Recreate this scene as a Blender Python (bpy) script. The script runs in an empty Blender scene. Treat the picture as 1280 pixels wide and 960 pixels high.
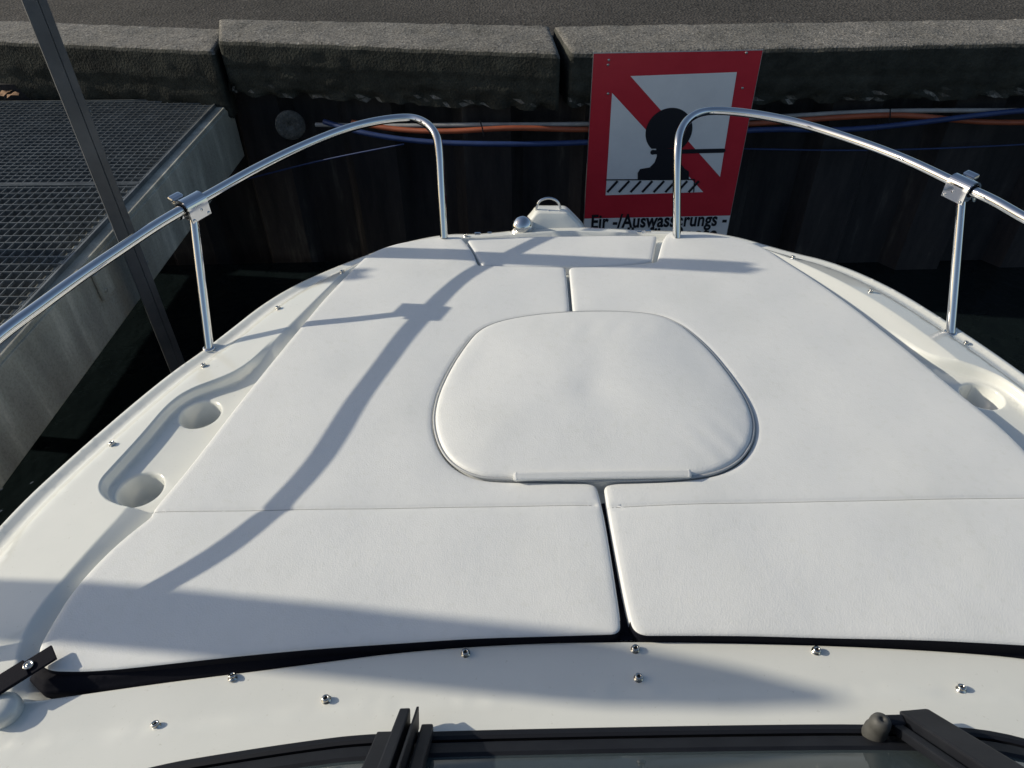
import bpy, bmesh, math, random
import numpy as np
from mathutils import Vector, Matrix, noise
from mathutils.geometry import delaunay_2d_cdt
random.seed(4); rng = np.random.default_rng(7)
R = math.radians
scene = bpy.context.scene
col = scene.collection

# ------------------------------------------------------------------ camera
PITCH, ROLL, YAW, CX, FL, CH = R(39.7014), R(-.89916), R(-.70435), -.2189, 905.79, 1.2
_f = np.array([-math.sin(YAW)*math.cos(PITCH), math.cos(YAW)*math.cos(PITCH), -math.sin(PITCH)])
_r0 = np.array([math.cos(YAW), math.sin(YAW), 0]); _u0 = np.cross(_r0, _f)
_r = math.cos(ROLL)*_r0+math.sin(ROLL)*_u0; _u = -math.sin(ROLL)*_r0+math.cos(ROLL)*_u0
CAM = np.array([CX, 0, CH])
cd = bpy.data.cameras.new('camera'); cam = bpy.data.objects.new('camera', cd); col.objects.link(cam)
cd.sensor_width = 36; cd.lens = FL/1280*36; cd.clip_start = .02; cd.clip_end = 3000
M = Matrix(((_r[0], _u[0], -_f[0], CX), (_r[1], _u[1], -_f[1], 0), (_r[2], _u[2], -_f[2], CH), (0, 0, 0, 1)))
cam.matrix_world = M; scene.camera = cam

def ray(u, v): return _f*FL+_r*(u-640)-_u*(v-480)
def at(u, v, z=0.):                       # survey helper: photo measurement -> point on a level plane
    d = ray(u, v); t = (z-CH)/d[2]; return CAM+t*d
def aty(u, v, y):
    d = ray(u, v); return CAM+d*y/d[1]
def ats(u, v, zf):
    z = -.03
    for _ in range(14):
        p = at(u, v, z); z = .5*z+.5*float(zf(np.array([p[0]]), np.array([p[1]]))[0])
    return at(u, v, z)

# ------------------------------------------------------------------ sky and sun
SUN_EL, SUN_AZ = R(26), R(8.5)              # sun stands left of the bow, a little ahead
sdir = Vector((-math.cos(SUN_AZ)*math.cos(SUN_EL), math.sin(SUN_AZ)*math.cos(SUN_EL), math.sin(SUN_EL)))
w = bpy.data.worlds.new('World'); scene.world = w; w.use_nodes = True
nt = w.node_tree; bg = nt.nodes['Background']
sky = nt.nodes.new('ShaderNodeTexSky'); sky.sky_type = 'NISHITA'; sky.sun_disc = False
sky.sun_elevation = SUN_EL; sky.sun_rotation = math.atan2(sdir.x, sdir.y)
sky.air_density = 1.0; sky.dust_density = 1.5; sky.ozone_density = 1.0
nt.links.new(sky.outputs[0], bg.inputs[0]); bg.inputs[1].default_value = .085
sl = bpy.data.lights.new('sun', 'SUN'); so = bpy.data.objects.new('sun', sl); col.objects.link(so)
sl.energy = 3.05; sl.angle = R(.53); sl.color = (1, .92, .765)
so.rotation_euler = sdir.to_track_quat('Z', 'Y').to_euler()
scene.view_settings.view_transform = 'Standard'; scene.view_settings.look = 'None'
scene.view_settings.exposure = .30; scene.view_settings.gamma = 1
scene.render.engine = 'CYCLES'

# ------------------------------------------------------------------ materials
def mat(name, base, rough=.5, metal=0., coat=0., spec=.5, build=None):
    m = bpy.data.materials.new(name); m.use_nodes = True
    n = m.node_tree; b = n.nodes['Principled BSDF']
    b.inputs['Base Color'].default_value = (*base, 1); b.inputs['Roughness'].default_value = rough
    b.inputs['Metallic'].default_value = metal; b.inputs['Coat Weight'].default_value = coat
    b.inputs['Coat Roughness'].default_value = .04; b.inputs['Specular IOR Level'].default_value = spec
    if build: build(n, b)
    return m
def tex(n, kind, scale, detail=4, rough=.55, coords='Object', stretch=None, **kw):
    tc = n.nodes.new('ShaderNodeTexCoord'); mp = n.nodes.new('ShaderNodeMapping')
    n.links.new(tc.outputs[coords], mp.inputs[0])
    if stretch: mp.inputs['Scale'].default_value = stretch
    t = n.nodes.new(kind); n.links.new(mp.outputs[0], t.inputs['Vector'])
    t.inputs['Scale'].default_value = scale
    if 'Detail' in t.inputs: t.inputs['Detail'].default_value = detail; t.inputs['Roughness'].default_value = rough
    return t
def ramp(n, src, stops):
    r = n.nodes.new('ShaderNodeValToRGB'); n.links.new(src, r.inputs[0])
    e = r.color_ramp.elements
    while len(e) < len(stops): e.new(.5)
    for i, (p, c) in enumerate(stops):
        e[i].position = p; e[i].color = (*c, 1) if len(c) == 3 else c
    return r
def bump(n, b, src, strength, dist, prev=None):
    k = n.nodes.new('ShaderNodeBump'); k.inputs['Strength'].default_value = strength; k.inputs['Distance'].default_value = dist
    n.links.new(src, k.inputs['Height'])
    if prev: n.links.new(prev.outputs[0], k.inputs['Normal'])
    n.links.new(k.outputs[0], b.inputs['Normal']); return k
def mixc(n, fac, a, bb, mode='MIX'):
    m = n.nodes.new('ShaderNodeMix'); m.data_type = 'RGBA'; m.blend_type = mode
    for s, v in ((0, fac), (6, a), (7, bb)):
        if hasattr(v, 'is_linked') or hasattr(v, 'links'): n.links.new(v, m.inputs[s])
        else: m.inputs[s].default_value = v if s == 0 else (*v, 1)
    return m.outputs[2]
def g(v): return (v, v, v)

def b_vinyl(n, b):
    big = tex(n, 'ShaderNodeTexNoise', 3.5, 6, .6)
    c = ramp(n, big.outputs[0], [(.3, (.715, .722, .70)), (.5, (.75, .756, .738)), (.7, (.765, .770, .748))])
    sp = tex(n, 'ShaderNodeTexNoise', 60, 4); s2 = ramp(n, sp.outputs[0], [(.28, (.965, .965, .95)), (.45, g(1))])
    n.links.new(mixc(n, 1., c.outputs[0], s2.outputs[0], 'MULTIPLY'), b.inputs['Base Color'])
    v = tex(n, 'ShaderNodeTexVoronoi', 330, 0); k = bump(n, b, v.outputs['Distance'], .35, .0007)
    ws = tex(n, 'ShaderNodeTexNoise', 9, 3); bump(n, b, ws.outputs[0], .25, .006, k)
    b.inputs['Sheen Weight'].default_value = .05
def b_gel(n, b):
    t = tex(n, 'ShaderNodeTexNoise', 5, 6, .6)
    c = ramp(n, t.outputs[0], [(.3, (.745, .75, .695)), (.7, (.795, .795, .735))])
    d = tex(n, 'ShaderNodeTexNoise', 90, 5, .7); e = ramp(n, d.outputs[0], [(.27, (.80, .79, .75)), (.36, g(1))])
    n.links.new(mixc(n, 1., c.outputs[0], e.outputs[0], 'MULTIPLY'), b.inputs['Base Color'])
    rr = ramp(n, t.outputs[0], [(.2, g(.09)), (.8, g(.20))]); n.links.new(rr.outputs[0], b.inputs['Roughness'])
    bump(n, b, tex(n, 'ShaderNodeTexNoise', 4, 2).outputs[0], .12, .01)
def b_black(n, b):
    w_ = tex(n, 'ShaderNodeTexVoronoi', 500, 0); bump(n, b, w_.outputs[0], .5, .0006)
def b_chrome(n, b):
    t = tex(n, 'ShaderNodeTexNoise', 40, 5); r = ramp(n, t.outputs[0], [(.45, g(.025)), (.8, g(.12))])
    n.links.new(r.outputs[0], b.inputs['Roughness'])
def conc(dark, light, agg=1., algae=True, stretch=None):
    def f(n, b):
        a = tex(n, 'ShaderNodeTexNoise', 2.2, 8, .62, stretch=stretch)
        c = ramp(n, a.outputs[0], [(.32, dark), (.68, light)])
        v = tex(n, 'ShaderNodeTexVoronoi', 88, 0)
        e = ramp(n, v.outputs['Color'], [(.05, g(.40)), (.35, g(.9)), (.8, g(1.05)), (.97, g(1.7))])
        o = mixc(n, agg, c.outputs[0], e.outputs[0], 'MULTIPLY')
        f2 = tex(n, 'ShaderNodeTexNoise', 60, 8, .75); e2 = ramp(n, f2.outputs[0], [(.3, g(.45)), (.6, g(1.2))])
        o = mixc(n, .9, o, e2.outputs[0], 'MULTIPLY')
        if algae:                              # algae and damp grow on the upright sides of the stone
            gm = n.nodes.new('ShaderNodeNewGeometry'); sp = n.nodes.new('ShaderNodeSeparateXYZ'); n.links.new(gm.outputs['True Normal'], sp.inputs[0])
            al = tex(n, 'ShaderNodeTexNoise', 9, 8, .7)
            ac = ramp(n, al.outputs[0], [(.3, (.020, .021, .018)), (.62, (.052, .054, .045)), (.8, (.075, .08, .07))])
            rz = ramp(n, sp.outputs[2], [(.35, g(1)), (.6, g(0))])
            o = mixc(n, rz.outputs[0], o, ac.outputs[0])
        n.links.new(o, b.inputs['Base Color'])
        k = bump(n, b, v.outputs['Distance'], .7, .004); bump(n, b, f2.outputs[0], .8, .004, k)
    return f
def b_asph(n, b):
    a = tex(n, 'ShaderNodeTexNoise', 1.1, 8, .65); c = ramp(n, a.outputs[0], [(.3, (.045, .042, .038)), (.7, (.085, .078, .070))])
    v = tex(n, 'ShaderNodeTexVoronoi', 70, 0); e = ramp(n, v.outputs['Color'], [(.1, g(.5)), (.5, g(1)), (.9, g(1.1)), (.97, g(2.6))])
    n.links.new(mixc(n, 1., c.outputs[0], e.outputs[0], 'MULTIPLY'), b.inputs['Base Color'])
    bump(n, b, v.outputs['Distance'], .9, .006)
def b_pile(n, b):
    a = tex(n, 'ShaderNodeTexNoise', 3, 8, .65, stretch=(3, 3, .5)); c = ramp(n, a.outputs[0], [(.35, (.014, .014, .017)), (.6, (.036, .033, .034)), (.8, (.12, .11, .10))])
    n.links.new(c.outputs[0], b.inputs['Base Color'])
    bump(n, b, tex(n, 'ShaderNodeTexNoise', 40, 6).outputs[0], .6, .006)
def b_side(n, b):
    a = tex(n, 'ShaderNodeTexNoise', 2.4, 8, .6, stretch=(1, 2.5, .7)); c = ramp(n, a.outputs[0], [(.3, (.34, .33, .28)), (.55, (.43, .42, .355)), (.75, (.60, .585, .50))])
    s = tex(n, 'ShaderNodeTexNoise', 7, 5, .55, stretch=(1, 1.3, .22)); e = ramp(n, s.outputs[0], [(.33, g(.72)), (.55, g(1.)), (.72, g(1.75))])
    o = mixc(n, .9, c.outputs[0], e.outputs[0], 'MULTIPLY')
    q = tex(n, 'ShaderNodeTexNoise', 130, 5, .7); e3 = ramp(n, q.outputs[0], [(.3, g(.7)), (.55, g(1.05))])
    n.links.new(mixc(n, .8, o, e3.outputs[0], 'MULTIPLY'), b.inputs['Base Color']); bump(n, b, q.outputs[0], .5, .003)
def b_galv(n, b):
    v = tex(n, 'ShaderNodeTexNoise', 12, 6, .7); c = ramp(n, v.outputs[0], [(.3, (.10, .11, .115)), (.7, (.22, .235, .24))])
    n.links.new(c.outputs[0], b.inputs['Base Color'])
def b_paint(c0, c1, sc=8):
    def f(n, b):
        v = tex(n, 'ShaderNodeTexNoise', sc, 7, .65); c = ramp(n, v.outputs[0], [(.3, c0), (.7, c1)]); n.links.new(c.outputs[0], b.inputs['Base Color'])
        bump(n, b, v.outputs[0], .15, .004)
    return f
def b_water(n, b):
    a = tex(n, 'ShaderNodeTexNoise', 5, 3); bump(n, b, a.outputs[0], .6, .05)
VINYL = mat('white_vinyl', g(.74), .52, spec=.35, build=b_vinyl)
VINYL2 = mat('hatch_vinyl', g(.76), .5, spec=.35, build=b_vinyl)
PIPING = mat('grey_piping', (.42, .43, .43), .5)
GEL = mat('white_gelcoat', g(.76), .2, coat=.5, build=b_gel)
BLACK = mat('navy_black_webbing', (.006, .0065, .012), .8, spec=.12, build=b_black)
THREAD = mat('pale_thread', (.45, .44, .40), .8)
CHROME = mat('polished_steel', (.70, .70, .70), .1, 1., build=b_chrome)
STUD = mat('stud_steel', (.62, .60, .55), .22, 1.)
HOLE = mat('stud_socket', (.03, .028, .025), .6)
RUB = mat('black_rubber', (.010, .011, .015), .55, spec=.25)
RUBG = mat('grey_rubber', (.11, .11, .105), .6, build=b_paint((.045, .045, .043), (.075, .075, .07), 60))
ALU = mat('black_anodised_profile', (.02, .02, .025), .55, 0., spec=.25, build=b_paint((.008, .009, .013), (.014, .016, .021), 20))
def b_glass(n, b):
    b.inputs['Transmission Weight'].default_value = .55; b.inputs['IOR'].default_value = 1.5
GLASS = mat('smoked_glass', (.10, .13, .14), .04, build=b_glass)
DASH = mat('dark_dashboard', (.03, .036, .04), .6, build=b_paint((.02, .024, .027), (.05, .055, .058), 25))
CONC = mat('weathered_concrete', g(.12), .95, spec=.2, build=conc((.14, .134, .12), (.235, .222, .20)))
ASPH = mat('asphalt', g(.05), .95, spec=.2, build=b_asph)
PILE = mat('sheet_pile_steel', g(.02), .75, spec=.3, build=b_pile)
SIDE = mat('dock_concrete', g(.2), .9, spec=.2, build=b_side)
GALV = mat('galvanised_grating', g(.2), .5, .35, build=b_galv)
POLE = mat('grey_painted_steel', g(.05), .42, build=b_paint((.050, .056, .064), (.10, .106, .115), 7))
RED = mat('sign_red', (.55, .02, .04), .45, build=b_paint((.52, .016, .034), (.60, .024, .045), 6))
WHITE = mat('sign_white', g(.8), .45, build=b_paint((.74, .75, .77), (.84, .85, .86), 5))
INK = mat('sign_black', (.006, .007, .014), .5)
BACK = mat('sign_aluminium', g(.4), .4, .8)
WATER = mat('dark_water', (.007, .011, .012), .06, build=b_water)
PIPEG = mat('grey_plastic_pipe', (.30, .30, .30), .5, build=b_paint((.22, .22, .22), (.36, .36, .35), 12))
ORANGE = mat('orange_cable_jacket', (.50, .11, .03), .5, build=b_paint((.24, .058, .025), (.36, .09, .035), 10))
BLUE = mat('blue_hose', (.03, .085, .30), .45, build=b_paint((.014, .030, .10), (.022, .050, .16), 10))
DISC = mat('grey_disc', (.22, .21, .19), .8, build=conc((.07, .07, .066), (.17, .165, .15), .6, False))
LEAF = mat('dry_leaf', (.25, .12, .05), .8, build=b_paint((.16, .08, .04), (.40, .24, .13), 30))
HULL = mat('white_hull', (.72, .72, .70), .25, coat=.3)

# ------------------------------------------------------------------ objects
def tag(o, label=None, cat=None, group=None, kind=None):
    if label: o['label'] = label
    if cat: o['category'] = cat
    if group: o['group'] = group
    if kind: o['kind'] = kind
    return o
def empty(name, loc=(0, 0, 0)):
    o = bpy.data.objects.new(name, None); o.empty_display_size = .1; col.objects.link(o); o.location = loc; return o
def link(name, me, parent=None):
    o = bpy.data.objects.new(name, me); col.objects.link(o)
    if parent:
        o.parent = parent
        p = parent; off = Vector((0, 0, 0))
        while p: off += p.location; p = p.parent
        me.transform(Matrix.Translation(-off)) if off.length else None
    return o
class MB:
    def __init__(s): s.v = []; s.f = []; s.m = []; s.sm = []
    def add(s, vs, fs, mi=0, smooth=False):
        o = len(s.v); s.v += [tuple(map(float, p)) for p in vs]
        for f in fs: s.f.append([i+o for i in f]); s.m.append(mi); s.sm.append(smooth)
    def box(s, c, size, rot=None, mi=0, bev=0.):
        bm = bmesh.new(); bmesh.ops.create_cube(bm, size=1)
        for v in bm.verts: v.co = Vector([v.co[i]*size[i] for i in range(3)])
        if bev: bmesh.ops.bevel(bm, geom=bm.edges[:], offset=bev, segments=2, affect='EDGES', profile=.6)
        if rot is not None: bm.transform(rot.to_4x4())
        bm.transform(Matrix.Translation(Vector(c))); s.bm(bm, mi, False); bm.free()
    def bm(s, bm, mi=0, smooth=False):
        bm.verts.index_update(); s.add([v.co for v in bm.verts], [[v.index for v in f.verts] for f in bm.faces], mi, smooth)
    def tube(s, pts, r, n=14, mi=0, caps=True):
        pts = [Vector(p) for p in pts]; rs = r if isinstance(r, (list, tuple)) else [r]*len(pts)
        t0 = (pts[1]-pts[0]).normalized(); up = Vector((0, 0, 1)) if abs(t0.z) < .9 else Vector((1, 0, 0))
        nrm = (up-t0*up.dot(t0)).normalized(); vs = []
        for i, p in enumerate(pts):
            t = ((pts[min(i+1, len(pts)-1)]-p).normalized()+(p-pts[max(i-1, 0)]).normalized()).normalized()
            nrm = (nrm-t*nrm.dot(t)).normalized(); bi = t.cross(nrm)
            for k in range(n):
                a = 2*math.pi*k/n; vs.append(p+(nrm*math.cos(a)+bi*math.sin(a))*rs[i])
        fs = [[i*n+k, i*n+(k+1) % n, (i+1)*n+(k+1) % n, (i+1)*n+k] for i in range(len(pts)-1) for k in range(n)]
        s.add(vs, fs, mi, True)
        if caps:
            m = len(pts)-1; s.add([vs[k] for k in range(n)], [list(range(n))[::-1]], mi); s.add([vs[m*n+k] for k in range(n)], [list(range(n))], mi)
    def prism(s, poly, axis0, u, v, wd, depth, mi=0, smooth=False):
        """poly (a,b) in plane (u,v) from axis0, extruded along wd by depth"""
        a0, u, v, wd = map(Vector, (axis0, u, v, wd)); n = len(poly)
        A = [a0+u*p[0]+v*p[1] for p in poly]; B = [p+wd*depth for p in A]
        s.add(A+B, [[i, (i+1) % n, n+(i+1) % n, n+i] for i in range(n)], mi, smooth)
        s.add(A, [list(range(n))[::-1]], mi); s.add(B, [list(range(n))], mi)
    def lathe(s, c, axis, prof, n=20, mi=0):
        c = Vector(c); ax = Vector(axis).normalized(); t = Vector((1, 0, 0)) if abs(ax.x) < .8 else Vector((0, 1, 0))
        u = (t-ax*t.dot(ax)).normalized(); v = ax.cross(u); vs = []
        for (r, h) in prof:
            for k in range(n): a = 2*math.pi*k/n; vs.append(c+ax*h+(u*math.cos(a)+v*math.sin(a))*r)
        s.add(vs, [[i*n+k, i*n+(k+1) % n, (i+1)*n+(k+1) % n, (i+1)*n+k] for i in range(len(prof)-1) for k in range(n)], mi, True)
    def build(s, name, mats, parent=None, auto=None):
        me = bpy.data.meshes.new(name); me.from_pydata(s.v, [], s.f)
        for m in (mats if isinstance(mats, (list, tuple)) else [mats]): me.materials.append(m)
        me.polygons.foreach_set('material_index', s.m); me.polygons.foreach_set('use_smooth', s.sm)
        bm = bmesh.new(); bm.from_mesh(me); bmesh.ops.recalc_face_normals(bm, faces=bm.faces); bm.to_mesh(me); bm.free()
        me.update(); return link(name, me, parent)

# ------------------------------------------------------------------ 2-D outline tools
def spline(pts, closed=True, step=.008):
    """pts: (x, y[, r]) ; r = corner rounding length in metres, omitted = smooth curve"""
    P = [np.array(p[:2], float) for p in pts]; rr = [p[2] if len(p) > 2 else None for p in pts]
    n = len(P); out = []
    for i in range(n):
        p = P[i]
        if not closed and i in (0, n-1): out.append(p); continue
        a, b = P[i-1], P[(i+1) % n]; la, lb = np.linalg.norm(a-p), np.linalg.norm(b-p)
        ta = la*.5 if rr[i] is None else min(rr[i], .5*la); tb = lb*.5 if rr[i] is None else min(rr[i], .5*lb)
        A = p+(a-p)*ta/la; B = p+(b-p)*tb/lb
        for t in np.linspace(0, 1, 9): out.append((1-t)**2*A+2*t*(1-t)*p+t*t*B)
    q = [out[0]]
    for p in out[1:]:
        if np.linalg.norm(p-q[-1]) > 1e-5: q.append(p)
    if closed and np.linalg.norm(q[0]-q[-1]) > 1e-5: q.append(q[0])
    q = np.array(q); res = [q[0]]
    for a, b in zip(q[:-1], q[1:]):
        k = max(1, int(math.ceil(np.linalg.norm(b-a)/step)))
        for j in range(1, k+1): res.append(a+(b-a)*j/k)
    res = np.array(res)
    keep = [0]                                  # thin out very short steps
    for i in range(1, len(res)):
        if np.linalg.norm(res[i]-res[keep[-1]]) > step*.35: keep.append(i)
    res = res[keep]
    if closed and np.linalg.norm(res[0]-res[-1]) < step*.35: res = res[:-1]
    return res
def seg_dist(X, Y, poly, closed=True):
    A = poly if closed else poly[:-1]; B = np.roll(poly, -1, 0) if closed else poly[1:]
    out = np.empty(len(X)); D = B-A; L = (D**2).sum(1)+1e-18
    for i in range(0, len(X), 3000):
        px = X[i:i+3000, None]; py = Y[i:i+3000, None]
        t = np.clip(((px-A[:, 0])*D[:, 0]+(py-A[:, 1])*D[:, 1])/L, 0, 1)
        out[i:i+3000] = np.sqrt(((px-A[:, 0]-t*D[:, 0])**2+(py-A[:, 1]-t*D[:, 1])**2).min(1))
    return out
def inside(X, Y, poly):
    x0, y0 = poly[:, 0], poly[:, 1]; x1, y1 = np.roll(x0, -1), np.roll(y0, -1); out = np.zeros(len(X), bool)
    for i in range(0, len(X), 5000):
        px = X[i:i+5000, None]; py = Y[i:i+5000, None]
        c = ((y0 > py) != (y1 > py)) & (px < (x1-x0)*(py-y0)/(y1-y0+1e-30)+x0)
        out[i:i+5000] = c.sum(1) % 2 == 1
    return out
def sdf(X, Y, poly):                            # negative inside
    d = seg_dist(X, Y, poly); return np.where(inside(X, Y, poly), -d, d)
def offset(poly, d):
    t = np.roll(poly, -1, 0)-np.roll(poly, 1, 0); t /= np.linalg.norm(t, axis=1)[:, None]+1e-12
    area = .5*np.sum(poly[:, 0]*np.roll(poly[:, 1], -1)-np.roll(poly[:, 0], -1)*poly[:, 1])
    nrm = np.stack([t[:, 1], -t[:, 0]], 1)*(1 if area > 0 else -1)      # outward
    q = poly+nrm*d
    ok = seg_dist(q[:, 0], q[:, 1], poly) > abs(d)*.97
    q = q[ok]; keep = [0]
    if len(q) < 4: return q[:0]
    for i in range(1, len(q)):
        if np.linalg.norm(q[i]-q[keep[-1]]) > .0025: keep.append(i)
    return q[keep]
def field_mesh(outer, zf, spacing, loops=(), jitter=.25):
    """triangulated height field inside outer, following every loop exactly"""
    V = []; E = []
    def addloop(L):
        o = len(V); V.extend(L.tolist()); n = len(L); E.extend([(o+i, o+(i+1) % n) for i in range(n)])
    addloop(outer); allp = [outer]
    for L in loops:
        if len(L) > 3:
            k = inside(L[:, 0], L[:, 1], outer)
            if k.all(): addloop(L)
            else: V.extend(L[k].tolist())
            allp.append(L)
    P = np.concatenate(allp)
    x0, y0 = outer.min(0); x1, y1 = outer.max(0)
    gx, gy = np.meshgrid(np.arange(x0, x1, spacing), np.arange(y0, y1, spacing*.87)); gx[::2] += spacing*.5
    gx = gx.ravel()+rng.uniform(-1, 1, gx.size)*spacing*jitter; gy = gy.ravel()+rng.uniform(-1, 1, gy.size)*spacing*jitter
    ok = inside(gx, gy, outer); gx, gy = gx[ok], gy[ok]
    cs = spacing*.5; occ = set()
    for i, j in {(int(a), int(b)) for a, b in np.floor(P/cs)}:
        occ.update((i+a, j+b) for a in (0,) for b in (0,))
    ok = np.array([(int(a), int(b)) not in occ for a, b in zip(np.floor(gx/cs), np.floor(gy/cs))], bool); V.extend(np.stack([gx[ok], gy[ok]], 1).tolist())
    vo, eo, fo = delaunay_2d_cdt([Vector(p) for p in V], E, [], 0, 1e-6, False)[:3]
    vo = np.array([tuple(p) for p in vo]); fo = [list(f) for f in fo]
    c = vo[np.array(fo)].mean(1); ok = inside(c[:, 0], c[:, 1], outer)
    fo = [f for f, k in zip(fo, ok) if k]
    z = zf(vo[:, 0], vo[:, 1]); return np.column_stack([vo, z]), fo
def skirt(vs, fs, zb, inset=0.):
    from collections import Counter
    cnt = Counter(); ori = {}
    for f in fs:
        for i in range(len(f)):
            a, b = f[i], f[(i+1) % len(f)]; cnt[(min(a, b), max(a, b))] += 1; ori[(min(a, b), max(a, b))] = (a, b)
    ed = [ori[k] for k, c in cnt.items() if c == 1]; idx = {}; nv = []
    for a, b in ed:
        for q in (a, b):
            if q not in idx:
                idx[q] = len(nv); p = vs[q]; z = zb(p[0], p[1]) if callable(zb) else zb
                nv.append((p[0], p[1], z))
    return nv, [(a, b, idx[b], idx[a]) for a, b in ed]
def sstep(a, b, x): t = np.clip((x-a)/(b-a), 0, 1); return t*t*(3-2*t)

# ------------------------------------------------------------------ deck shape
def pad_base(x, y): return -.030*sstep(1.85, 2.38, y)-.012*(np.clip(np.abs(x), 0, 1.3))**2
def deck_base(x, y): return pad_base(x, y)-.030
BH = lambda u, v: ats(u, v, lambda x, y: deck_base(x, y)-.018)[:2]
BP = lambda u, v: ats(u, v, pad_base)[:2]
BG = lambda u, v: ats(u, v, lambda x, y: deck_base(x, y)+.018*sstep(.66, .85, y))[:2]
BT = lambda u, v: ats(u, v, lambda x, y: deck_base(x, y)+.002)[:2]
def px(l, fn): return [(*fn(*p[:2]), *p[2:]) for p in l]
aft_top = px([(44, 828), (110, 839), (200, 831), (300, 820), (400, 811), (500, 803), (600, 797), (700, 793), (800, 793), (900, 794), (1000, 796), (1100, 798), (1200, 802), (1280, 806)], BP)+[(.90, .66), (1.05, .64)]
aft_low = px([(30, 843), (48, 861), (110, 858), (200, 848), (300, 837), (400, 825), (500, 813), (600, 806), (700, 802), (800, 801), (900, 802), (1000, 804), (1100, 807), (1200, 812), (1280, 818)], lambda u, v: at(u, v, -.030)[:2])+[(.90, .640), (1.06, .62)]
# outline of the boat: both sides measured, closed by a blunt bow and an aft end behind the windscreen
leftE = px([(0, 655), (100, 563), (205, 474), (262, 435), (350, 367), (430, 332), (500, 307), (560, 295)], BH)
rightE = px([(905, 293), (985, 318), (1040, 330), (1110, 360), (1200, 415), (1280, 470)], BH)
bow = [(-.30, 2.385), (-.12, 2.42), (0, 2.43), (.12, 2.42), (.30, 2.385)]
outl = spline([(-1.44, -2.2, .02), (-1.43, -.6), (-1.42, .4), (-1.39, .8)]+leftE+bow+rightE+[(1.28, 1.2), (1.36, .8), (1.41, .4), (1.43, -.6), (1.44, -2.2, .02)])
# sun-pad outline (bottom of the bevel that frames it)
padL = [(60, 838), (44, 815), (60, 785), (90, 735), (140, 680), (187, 644), (230, 590), (280, 525), (340, 450), (400, 378), (442, 333)]
padR = [(985, 328), (1050, 370), (1110, 416), (1200, 491), (1280, 556)]
pl = px(padL, BP); pr = px(padR, BP)
mirror_aft = [(1.02, 1.0), (1.06, .86), (1.10, .74), (1.09, .655)]
well = spline([(pl[0][0], pl[0][1]-.035, .03)]+[(pl[1][0]-.002, pl[1][1]-.02)]+pl[2:]+[(-.52, 2.30), (-.30, 2.33), (.30, 2.33), (.52, 2.29)]+pr+mirror_aft+[(1.09, .61, .03)]+aft_low[3:-1][::-1])
# top of that bevel
topL = px([(18, 850), (24, 800), (62, 742), (128, 668), (155, 640), (215, 560), (262, 500), (318, 452), (352, 416), (398, 372), (436, 334)], BG)
topR = px([(992, 324), (1062, 357), (1130, 398), (1205, 455), (1290, 525)], BG)
GT = spline([(topL[0][0]+.01, topL[0][1]-.05, .04)]+topL+[(-.60, 2.26), (-.45, 2.325), (0, 2.36), (.45, 2.325), (.60, 2.26)]+topR+[(1.10, 1.0), (1.145, .86), (1.17, .74), (1.15, .60), (1.08, .59, .04)]+[(p[0], p[1]-.007) for p in aft_low[3:-1][::-1]])
# cup-holder recesses
recLp = px([(358, 411), (328, 443), (304, 464), (280, 474), (236, 487), (208, 506), (178, 543), (140, 584), (120, 606), (126, 627), (154, 639, .02), (225, 650, .01), (330, 530, .01), (372, 440, .01)], BT)
recL = spline(recLp)
cupsL = [BH(175, 611), BH(250, 517)]
recR = spline([(-p[0], p[1]-.005) for p in recLp][::-1]+[])
_rr = BH(1228, 494); _m = np.array([-cupsL[1][0], cupsL[1][1]]); _d = np.array(_rr)-_m
recR = recR+_d; cupsR = [np.array(_rr), np.array([-cupsL[0][0], cupsL[0][1]])+_d]
CUPR = .051
def deck_z(x, y):
    x = np.asarray(x, float); y = np.asarray(y, float); base = deck_base(x, y)
    dO = -sdf(x, y, outl); dO = np.maximum(dO, 0)
    sG = sdf(x, y, GT); sW = sdf(x, y, well)
    rid = sstep(.66, .85, y)                       # the moulded ridge dies out aft
    fr = np.clip(sG, 0, 9)/(np.clip(sG, 0, 9)+dO+1e-6)
    zg = base+.004+rid*(.015-.023*fr); zw = base-.024+rid*.016
    t = np.where(sG > 0, 0, np.where(sW < 0, 1, -sG/(np.abs(sG)+np.abs(sW)+1e-9)))
    te = np.where(rid > .5, t**1.15, t*t*(3-2*t)*.35+t*.65)
    z = zg+(zw-zg)*te
    # raised rounded lip along the sheer, hollow behind it
    hollow = -.012*np.exp(-((dO-.045)/.022)**2)
    lip = -.030*(1-np.clip(dO/.012, 0, 1)**.5)
    z = z+(hollow+lip)*np.where(sG > 0, 1, 1-t)
    for rec, cups in ((recL, cupsL), (recR, cupsR)):
        sr = sdf(x, y, rec); wall = np.clip((sr+.016)/.016, 0, 1); wall = wall*.75+.25*wall*wall*(3-2*wall)
        zf = base-.020+wall*.046; fade = sstep(1.50, 1.72, y); z = np.where(sr < 0, np.minimum(z, zf)*(1-fade)+z*fade, z)
        for c in cups:
            d = np.hypot(x-c[0], y-c[1]); k = np.clip((CUPR+.007-d)/.007, 0, 1)
            z = z-.006*k*k; q = np.clip((CUPR-d)/.0035, 0, 1); z = z*(1-q)+(base-.095)*q
    # cabin-top rises gently towards the windscreen, with two soft moulded steps
    aft = sstep(.62, .50, y+.035*x*x)
    z = z+.010*aft*(sG > 0)
    z = z+.004*sstep(.628, .620, y+.05*(x)**2)*(sG > 0)
    return z
def ring(c, r, n=64): a = np.linspace(0, 2*math.pi, n, endpoint=False); return np.stack([c[0]+r*np.cos(a), c[1]+r*np.sin(a)], 1)
loops = [offset(outl, -d) for d in (.002, .005, .012, .022, .034, .045, .06, .08)]
loops += [well, GT, offset(GT, .004), offset(GT, -.004), offset(GT, .012)]
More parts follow.
